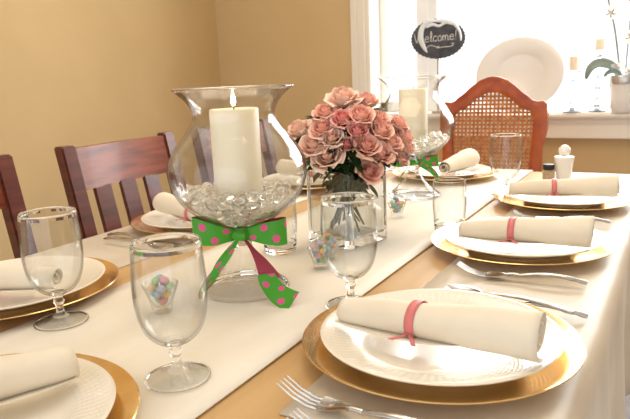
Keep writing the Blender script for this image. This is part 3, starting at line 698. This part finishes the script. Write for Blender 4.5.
egg_cup(-.642, .643, 'small flared glass cup of candy eggs seen through the front goblet', 'in the cup behind the front goblet', 1.15, 14, 1)
egg_cup(-.527, .918, 'small flared glass cup of candy eggs left of the goblet by the vase', 'in the cup left of the goblet by the vase', 1.0, 12, 2)
egg_cup(-.542, .972, 'small flared glass cup of candy eggs seen through the goblet by the vase', 'in the cup seen through the goblet by the vase', 1.0, 12, 3)
egg_cup(-.556, 1.335, 'small flared glass cup of candy eggs between vase and farther hurricane', 'in the cup beside the farther hurricane', 1.0, 12, 4)

# ---------------------------------------------------------------- vase, water and roses
VX, VY, VA = -.569, 1.108, math.atan2(R_.y, R_.x) + PI / 4
def rsq(hw_, rc, n=6):
    P = []
    for qx, qy, a0 in ((1, 1, 0), (-1, 1, 90), (-1, -1, 180), (1, -1, 270)):
        for i in range(n + 1):
            a = D(a0 + 90 * i / n); P.append((qx * (hw_ - rc) + rc * math.cos(a), qy * (hw_ - rc) + rc * math.sin(a)))
    return P
def sq_loft(name, levels, mt, parent=None, close=True):
    V = []; F = []; n = len(rsq(.05, .01))
    for hw_, rc, z in levels: V += [(x, y, z) for x, y in rsq(hw_, rc)]
    for i in range(len(levels) - 1):
        for k in range(n): F.append((i * n + k, i * n + (k + 1) % n, (i + 1) * n + (k + 1) % n, (i + 1) * n + k))
    F += [tuple(reversed(range(n))), tuple((len(levels) - 1) * n + k for k in range(n))]
    return pd(name, V, F, mt, parent, True, 30)
v = tag(sq_loft('square_vase', [(.056, .008, 0), (.060, .012, .003), (.060, .012, .147), (.0592, .011, .149), (.0568, .010, .149), (.056, .009, .147), (.056, .009, .022), (.054, .008, .017)], M['thin']), 'square clear glass vase holding the pink roses', 'vase')
v.data.materials.append(M['glass'])
for p in v.data.polygons:
    if p.center.z < .0215 or p.center.z > .1475 or (min(abs(p.center.x), abs(p.center.y)) > .046): p.material_index = 1
v.location = (VX, VY, ZT); v.rotation_euler = (0, 0, VA)
wt = tag(sq_loft('vase_water', [(.0535, .008, .0175), (.0556, .009, .0222), (.0556, .009, .088)], M['water']), 'clear water standing in the square rose vase', 'water', kind='stuff')
wt.location = (VX, VY, ZT); wt.rotation_euler = (0, 0, VA)

def bloom_mesh(name, seed, openness):
    rnd = random.Random(seed); V = []; F = []; UV = []
    NP = 26; nu, nv = 8, 7
    for k in range(NP):
        f = k / (NP - 1)                       # 0 centre .. 1 outermost
        a0 = k * 2.399 + rnd.uniform(-.2, .2)
        R0 = .10 + .62 * f ** .9                # radius of the petal's body
        hgt = 1.05 - .28 * f ** 2 * (.6 + openness) + rnd.uniform(-.04, .04)
        span = (2.6 if f < .25 else 1.75 if f < .6 else 1.45) + rnd.uniform(-.1, .1)
        flare = max(0, f - .22) * (.55 + .5 * openness)
        curl = .22 * max(0, f - .3)
        b = len(V)
        for j in range(nv):
            tv = j / (nv - 1)
            for i in range(nu):
                tu = i / (nu - 1) * 2 - 1
                wd = math.sin(PI * min(1, .16 + tv * .62)) ** .6
                ang = a0 + tu * span / 2 * wd
                rr = R0 * (.25 + .75 * math.sin(PI / 2 * min(1, tv * 1.5))) + flare * tv ** 2.6 * .55 + .02 * tu * tu * 0 + .035 * (tu + 1) * (.4 + f)
                rr += curl * max(0, tv - .8) * 2.2
                z = hgt * tv * (1 - .16 * tu * tu * tv) - curl * max(0, tv - .82) * 4.0 * (.5 + .5 * abs(tu) + .2)
                z += .03 * math.sin(tu * 5 + k) * tv * f
                V.append((rr * math.cos(ang), rr * math.sin(ang), z - .45)); UV.append((tu * .5 + .5, min(1, tv * (.55 + .45 * f) + .25 * f)))
        for j in range(nv - 1):
            for i in range(nu - 1): a = b + j * nu + i; F.append((a, a + 1, a + nu + 1, a + nu))
    me = bpy.data.meshes.new(name); me.from_pydata(V, [], F); l = me.uv_layers.new(name='UVMap')
    for lp in me.loops: l.data[lp.index].uv = UV[lp.vertex_index]
    for p in me.polygons: p.use_smooth = True
    me.update(); return me
BL = [bloom_mesh('bloom_' + n_, s_, o_) for n_, s_, o_ in (('open', 3, 1.0), ('half', 8, .55), ('closed', 15, .15), ('full', 21, .8))]
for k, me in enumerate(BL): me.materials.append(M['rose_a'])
def leaf_vf(V, F, base, d, ln, wd):
    d = d.normalized(); s = d.cross(Vector((0, 0, 1)));
    s = s.normalized() if s.length > .01 else Vector((1, 0, 0)); up = s.cross(d); b = len(V)
    for i in range(6):
        u = i / 5; wv = wd * math.sin(PI * min(1, u * .92 + .06)) ** .8; c = base + d * ln * u - Vector((0, 0, 1)) * ln * .25 * u * u
        V += [tuple(c - s * wv + up * wv * .3), tuple(c), tuple(c + s * wv + up * wv * .3)]
    for i in range(5): a = b + i * 3; F += [(a, a + 1, a + 4, a + 3), (a + 1, a + 2, a + 5, a + 4)]
ROSES = [[-0.5597, 1.0862, 0.2877, 0.0287], [-0.5258, 1.117, 0.2798, 0.0232], [-0.5782, 1.0464, 0.2641, 0.0207], [-0.542, 1.0452, 0.2528, 0.0204], [-0.5158, 1.0679, 0.2547, 0.0262], [-0.6363, 1.0447, 0.232, 0.0233], [-0.5748, 1.0263, 0.2359, 0.0224], [-0.5876, 1.016, 0.2051, 0.0281], [-0.5523, 1.0223, 0.218, 0.0203], [-0.56, 1.0147, 0.1853, 0.026], [-0.5255, 1.0299, 0.2046, 0.0157], [-0.5133, 1.0483, 0.2286, 0.0185], [-0.498, 1.0532, 0.2024, 0.0241], [-0.4859, 1.0908, 0.2266, 0.0245], [-0.492, 1.1583, 0.232, 0.0198], [-0.4789, 1.1626, 0.2336, 0.0197], [-0.4694, 1.1643, 0.2079, 0.0218], [-0.4811, 1.0778, 0.1848, 0.0244], [-0.4762, 1.159, 0.1726, 0.0219], [-0.4952, 1.0576, 0.1551, 0.0243], [-0.4751, 1.1121, 0.2017, 0.023], [-0.4941, 1.1058, 0.2479, 0.019], [-0.4653, 1.1639, 0.1882, 0.0198], [-0.64, 1.16, 0.2, 0.024], [-0.56, 1.2, 0.22, 0.024]]
CEN = Vector((VX, VY, .17))
rr_ = random.Random(11)
where = ['at the very top of the bouquet', 'behind the topmost bloom to its right', 'small bloom at the upper left of the bouquet', 'facing down under the topmost bloom', 'large bloom just right below the top one', 'on the far left edge of the bouquet',
         'between the left edge bloom and the centre gap', 'large open peach bloom at the left', 'tucked behind the large left bloom', 'open peach bloom lowest on the left, over the vase rim', 'small deep pink bud at the centre', 'small bloom above the central bud', 'ruffled bloom right of the central bud',
         'large bloom in the upper right half', 'small bloom near the upper right edge', 'small bloom on the upper right rim of the bouquet', 'on the right edge, upper of the edge blooms', 'ruffled bloom low right of the centre', 'low on the right edge of the bouquet', 'lowest bloom, hanging over the vase front right',
         'inner bloom of the right cluster', 'upper bloom right of the big top one', 'rightmost bloom of the bouquet', 'at the back left of the bouquet', 'at the back right of the bouquet']
for k, (x, y, z, r) in enumerate(ROSES):
    P = Vector((x, y, z)); n_ = (P - Vector((VX, VY, .10))).normalized(); n_ = (n_ + Vector((.12, -.25, .15))).normalized()
    kind = 2 if r < .019 else [0, 1, 3][k % 3]
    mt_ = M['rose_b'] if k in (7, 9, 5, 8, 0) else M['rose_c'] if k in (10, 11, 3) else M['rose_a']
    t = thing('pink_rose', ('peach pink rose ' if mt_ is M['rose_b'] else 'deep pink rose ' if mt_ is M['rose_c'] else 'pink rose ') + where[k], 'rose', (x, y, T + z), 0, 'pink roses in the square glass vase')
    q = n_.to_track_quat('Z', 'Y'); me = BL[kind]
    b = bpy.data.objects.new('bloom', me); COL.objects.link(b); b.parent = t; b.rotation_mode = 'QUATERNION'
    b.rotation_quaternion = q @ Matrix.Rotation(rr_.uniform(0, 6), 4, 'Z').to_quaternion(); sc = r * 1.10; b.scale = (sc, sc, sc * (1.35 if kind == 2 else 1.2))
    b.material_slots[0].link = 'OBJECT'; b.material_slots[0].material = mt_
    # stem: down from the bloom, through the vase mouth to its floor
    a = math.atan2(y - VY, x - VX); dd = rr_.uniform(.15, .85)
    mouth = Vector((VX + math.cos(a) * .044 * dd, VY + math.sin(a) * .044 * dd, .135)); opp = a + PI + rr_.uniform(-.7, .7)
    foot = Vector((VX + math.cos(opp) * .036, VY + math.sin(opp) * .036, .026 + rr_.uniform(0, .012)))
    pts = spline([tuple(P - n_ * r * .45 - P), tuple(P - n_ * r * 1.2 - P), tuple(mouth - P), tuple(foot - P)], 14)
    tube('stem', pts, .0021, M['stem'], t, 6)
    V = []; F = []
    for s_ in range(5):
        aa = 2 * PI * s_ / 5; loc = q @ Vector((math.cos(aa), math.sin(aa), -.35)); leaf_vf(V, F, -n_ * r * .42, loc, r * .75, r * .16)
    pd('sepals', V, F, M['leaf'], t)
    for s_ in range(11):
        V = []; F = []; u = rr_.uniform(.45, .72) if s_ > 1 else rr_.uniform(.3, .4); c = Vector(pts[int(u * 13)]); aa = a + rr_.uniform(-1.5, 1.5)
        wp = c + P; dirv = Vector((math.cos(aa), math.sin(aa), rr_.uniform(-.9, .6))).normalized(); ll = .050
        while ll > .012:
            e2 = wp + dirv * ll; lx = (e2.x - VX) * math.cos(VA) + (e2.y - VY) * math.sin(VA); ly = -(e2.x - VX) * math.sin(VA) + (e2.y - VY) * math.cos(VA)
            if e2.z - .25 * ll > .152 or max(abs(lx), abs(ly)) < .052: break
            ll -= .003
        leaf_vf(V, F, c, dirv, ll, .013 if ll > .03 else .008); pd('leaf', V, F, M['leaf'], t)

# ---------------------------------------------------------------- salt and pepper
t = thing('salt_cup', 'white salt cup with a round ball top at the far right of the table', 'salt shaker', (-.281, 1.945, ZT))
t.scale = (.92, .92, .88)
lathe('cup', [(0, 0), (.019, 0), (.021, .002), (.0225, .015), (.0275, .055), (.0300, .072), (.0310, .078), (.0300, .080), (.0280, .078), (.0255, .080), (0, .078)], M['white_china'], t, n=48)
lathe('ball_top', [(0, .0785), (.010, .0815), (.0165, .089), (.0187, .0985), (.0165, .108), (.010, .1155), (.004, .1185), (0, .119)], M['white_china'], t, n=40)
t = thing('pepper_jar', 'little square pepper jar with a black cap, left of the white salt cup', 'pepper jar', (-.322, 1.935, ZT), .3)
t.scale = (1.08, 1.08, 1.12)
boxes('jar', [(-.0145, .0145, -.0145, .0145, 0, .028)], M['pepper'], t, .003)
lathe('cap', [(0, .0282), (.0145, .0282), (.015, .030), (.015, .041), (.014, .0425), (0, .0425)], M['black_cap'], t, n=32)

# ---------------------------------------------------------------- on the window sill
SY = 2.945
# chalkboard sign on a stick
t = thing('chalkboard_sign', 'oval scalloped chalkboard sign with chalk lettering, standing on the window sill', 'sign', (-1.005, SY, Z0), .32)
zc = T + .480 - Z0; aw, ah = .124, .090
V = []; n = 144
for yy in (-.003, .003):
    for k in range(n):
        a = 2 * PI * k / n; sc = .98 + .05 * abs(math.sin(a * 18)); V.append((aw * sc * math.cos(a), yy, zc + ah * sc * math.sin(a)))
F = [tuple(range(n)), tuple(reversed(range(n, 2 * n)))] + [(k, n + k, n + (k + 1) % n, (k + 1) % n) for k in range(n)]
brd = pd('board', V, F, M['slate'], t, False)
boxes('stick', [(-.005, .005, .003, .010, .012, zc + .04)], M['stick'], t, .002)
boxes('base', [(-.03, .03, -.02, .03, 0, .012)], M['stick'], t, .003)
ST = {  # handwriting strokes, x in letter units
 'W': (1.25, [[(0, 1), (.28, 0), (.5, .7), (.75, 0), (1.1, 1.05)]]),
 'e': (.62, [[(.08, .30), (.48, .34), (.42, .55), (.2, .56), (.06, .3), (.15, .03), (.35, 0), (.55, .12)]]),
 'l': (.36, [[(.08, .1), (.26, .7), (.2, 1.08), (.12, .9), (.13, .2), (.22, 0), (.34, .08)]]),
 'c': (.55, [[(.46, .48), (.28, .58), (.08, .35), (.12, .06), (.32, 0), (.52, .12)]]),
 'o': (.60, [[(.30, .56), (.08, .38), (.12, .06), (.34, 0), (.50, .25), (.42, .52), (.28, .56)]]),
 'm': (.85, [[(.06, .55), (.08, 0)], [(.08, .35), (.24, .56), (.36, .42), (.36, 0)], [(.36, .36), (.54, .57), (.68, .42), (.70, .04), (.8, .05)]]),
 '!': (.3, [[(.2, 1.0), (.14, .3)], [(.12, .06), (.125, .0)]])}
V = []; F = []; cx = -.110; ls = .0455
for ch in 'Welcome!':
    adv, strokes = ST[ch]
    for s_ in strokes:
        P = [(cx + x * ls * .84, -.0036, zc - .014 + y * ls * .92 + (cx + .1) * .05) for x, y in s_]
        P = spline(P, 4 * len(P)); tube_vf(P, .0015, V, F, 6)
    cx += adv * ls * .84
pd('chalk_lettering', V, F, M['chalk'], brd)
V = []; F = []
tube_vf(spline([(-.055, -.0036, zc - .040), (-.035, -.0036, zc - .028), (-.010, -.0036, zc - .036), (.004, -.0036, zc - .040), (.030, -.0036, zc - .038), (.062, -.0036, zc - .036), (.072, -.0036, zc - .024), (.060, -.0036, zc - .024)], 30), .0014, V, F, 6)
tube_vf([(-.004, -.0036, zc - .043), (.006, -.0036, zc - .033)], .0014, V, F, 6); tube_vf([(-.003, -.0036, zc - .033), (.007, -.0036, zc - .043)], .0014, V, F, 6)
pd('chalk_flourish', V, F, M['chalk'], brd)
def wr(pts, wds, y=-.009):  # bright arcs across the board: glass highlights modelled as white strips
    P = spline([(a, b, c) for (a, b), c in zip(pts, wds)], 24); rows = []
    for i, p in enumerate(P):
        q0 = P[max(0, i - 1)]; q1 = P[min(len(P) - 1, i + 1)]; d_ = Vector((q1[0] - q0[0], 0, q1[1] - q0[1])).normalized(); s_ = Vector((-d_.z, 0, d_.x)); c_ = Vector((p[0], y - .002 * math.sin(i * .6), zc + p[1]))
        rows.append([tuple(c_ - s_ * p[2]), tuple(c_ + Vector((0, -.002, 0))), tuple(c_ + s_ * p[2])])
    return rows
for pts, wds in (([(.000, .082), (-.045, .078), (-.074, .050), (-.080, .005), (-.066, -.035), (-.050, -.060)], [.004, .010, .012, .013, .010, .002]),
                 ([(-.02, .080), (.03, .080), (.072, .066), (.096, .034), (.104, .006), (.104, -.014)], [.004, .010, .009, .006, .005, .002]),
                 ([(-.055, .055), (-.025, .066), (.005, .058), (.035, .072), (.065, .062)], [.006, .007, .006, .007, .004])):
    solid_sheet('glare_arc', wr(pts, wds), .0008, M['glare_white'], t)

# oval platter leaning on the window frame
pl = thing('oval_platter', 'large white oval platter leaning upright against the window', 'platter', (-.628, SY - .012, Z0))
pr_ = [(0, .0), (.098, 0), (.104, .003), (.118, .011), (.150, .018), (.178, .023), (.181, .026), (.178, .027), (.150, .0215), (.120, .015), (.104, .0065), (.098, .004), (0, .004)]
o = lathe('platter_body', pr_, M['white_china'], pl, n=96, sx=1.05, sy=.92)
o.rotation_euler = (D(90 - 14) , 0, 0); o.location = (0, .052 - .03, .92 * .181 * math.cos(D(14)) + .002)
# candlesticks
def stick(x, y, hz, label, ch_):
    t = thing('crystal_candlestick', label, 'candlestick', (x, y, Z0), 0, 'crystal candlesticks on the sill')
    k = hz / .18
    pr = [(0, 0), (.040, 0), (.042, .003), (.036, .008), (.018, .014), (.010, .022 * k), (.015, .034 * k), (.009, .046 * k), (.017, .062 * k), (.010, .078 * k), (.016, .094 * k), (.009, .110 * k), (.014, .126 * k), (.009, .145 * k), (.012, .160 * k), (.034, hz - .006), (.036, hz - .002), (.034, hz), (.014, hz - .003), (0, hz - .003)]
    lathe('holder', pr, M['crystal'], t, n=24, ang=25)
    candle(x, y, Z0 + hz - .002, .021, ch_, 'short ivory candle on the ' + ('left' if hz < .2 else 'taller right') + ' crystal candlestick', False, 'short candles on the sill', 'short_candle')
stick(-.402, SY, .178, 'shorter crystal candlestick on the sill, right of the platter', .060)
stick(-.305, SY + .02, .255, 'taller crystal candlestick on the sill, beside the potted orchid', .050)
# orchid
t = thing('potted_orchid', 'white potted orchid with arching stems at the right end of the sill', 'potted plant', (-.205, SY - .01, Z0))
lathe('pot', [(0, 0), (.040, 0), (.044, .004), (.052, .06), (.058, .115), (.060, .120), (.056, .122), (.052, .116), (0, .112)], M['white_china'], t, n=48)
lathe('silver_band', [(.0545, .116), (.0605, .1155), (.0620, .120), (.0625, .150), (.0610, .152), (.0590, .150), (.0575, .120), (.0545, .116)], M['silver'], t, n=48)
def arch_leaf(pts, wd):
    P = spline(pts, 16); rows = []
    for i, p in enumerate(P):
        u = i / 15; d_ = (Vector(P[min(15, i + 1)]) - Vector(P[max(0, i - 1)])).normalized(); s_ = d_.cross(Vector((0, -1, .25))).normalized(); w_ = wd * math.sin(PI * min(1, .08 + u * .9)) ** .7
        c_ = Vector(p); rows.append([tuple(c_ - s_ * w_ + Vector((0, -.006, 0))), tuple(c_ - s_ * w_ * .5), tuple(c_ + Vector((0, .004, 0))), tuple(c_ + s_ * w_ * .5), tuple(c_ + s_ * w_ + Vector((0, -.006, 0)))])
    solid_sheet('leaf', rows, .002, M['orchid_leaf'], t)
arch_leaf([(-.010, -.01, .140), (-.045, -.02, .190), (-.090, -.03, .205), (-.125, -.04, .185), (-.140, -.04, .140)], .019)
arch_leaf([(0, -.01, .140), (-.030, -.03, .168), (-.055, -.045, .165), (-.070, -.05, .148)], .009)
arch_leaf([(.005, .0, .140), (.050, -.02, .180), (.095, -.03, .185), (.130, -.04, .160)], .019)
tube('flower_stem', spline([(-.012, 0, .11), (-.022, .0, .20), (-.045, .0, .34), (-.075, -.005, .46), (-.09, -.01, .60)], 20), .0042, M['orchid_stem'], t)
tube('flower_stem', spline([(.004, 0, .11), (.006, .0, .22), (.010, .0, .34), (.016, -.005, .50)], 16), .0034, M['orchid_stem'], t)
def orchid_flower(x, y, z, r):
    V = []; F = []
    for s_ in range(5):
        a = 2 * PI * s_ / 5 + .3; b = len(V)
        for i in range(6):
            u = i / 5; wv = r * .42 * math.sin(PI * min(1, u * .85 + .1)); cx_ = x + math.cos(a) * r * u; cz_ = z + math.sin(a) * r * u
            V += [(cx_ - math.sin(a) * wv, y - .006 * u, cz_ + math.cos(a) * wv), (cx_, y - .002 + .003 * u, cz_), (cx_ + math.sin(a) * wv, y - .006 * u, cz_ - math.cos(a) * wv)]
        for i in range(5): k = b + i * 3; F += [(k, k + 1, k + 4, k + 3), (k + 1, k + 2, k + 5, k + 4)]
    o = pd('flower', V, F, M['orchid_petal'], t); md = o.modifiers.new('thickness', 'SOLIDIFY'); md.thickness = .0012
for f in ((-.085, -.02, .52, .034), (-.060, -.02, .40, .030), (-.120, -.02, .50, .030), (-.028, -.02, .185, .022), (.018, -.02, .30, .03), (.022, -.02, .45, .034), (.045, -.02, .195, .026), (.020, -.03, .165, .022)): orchid_flower(*f)
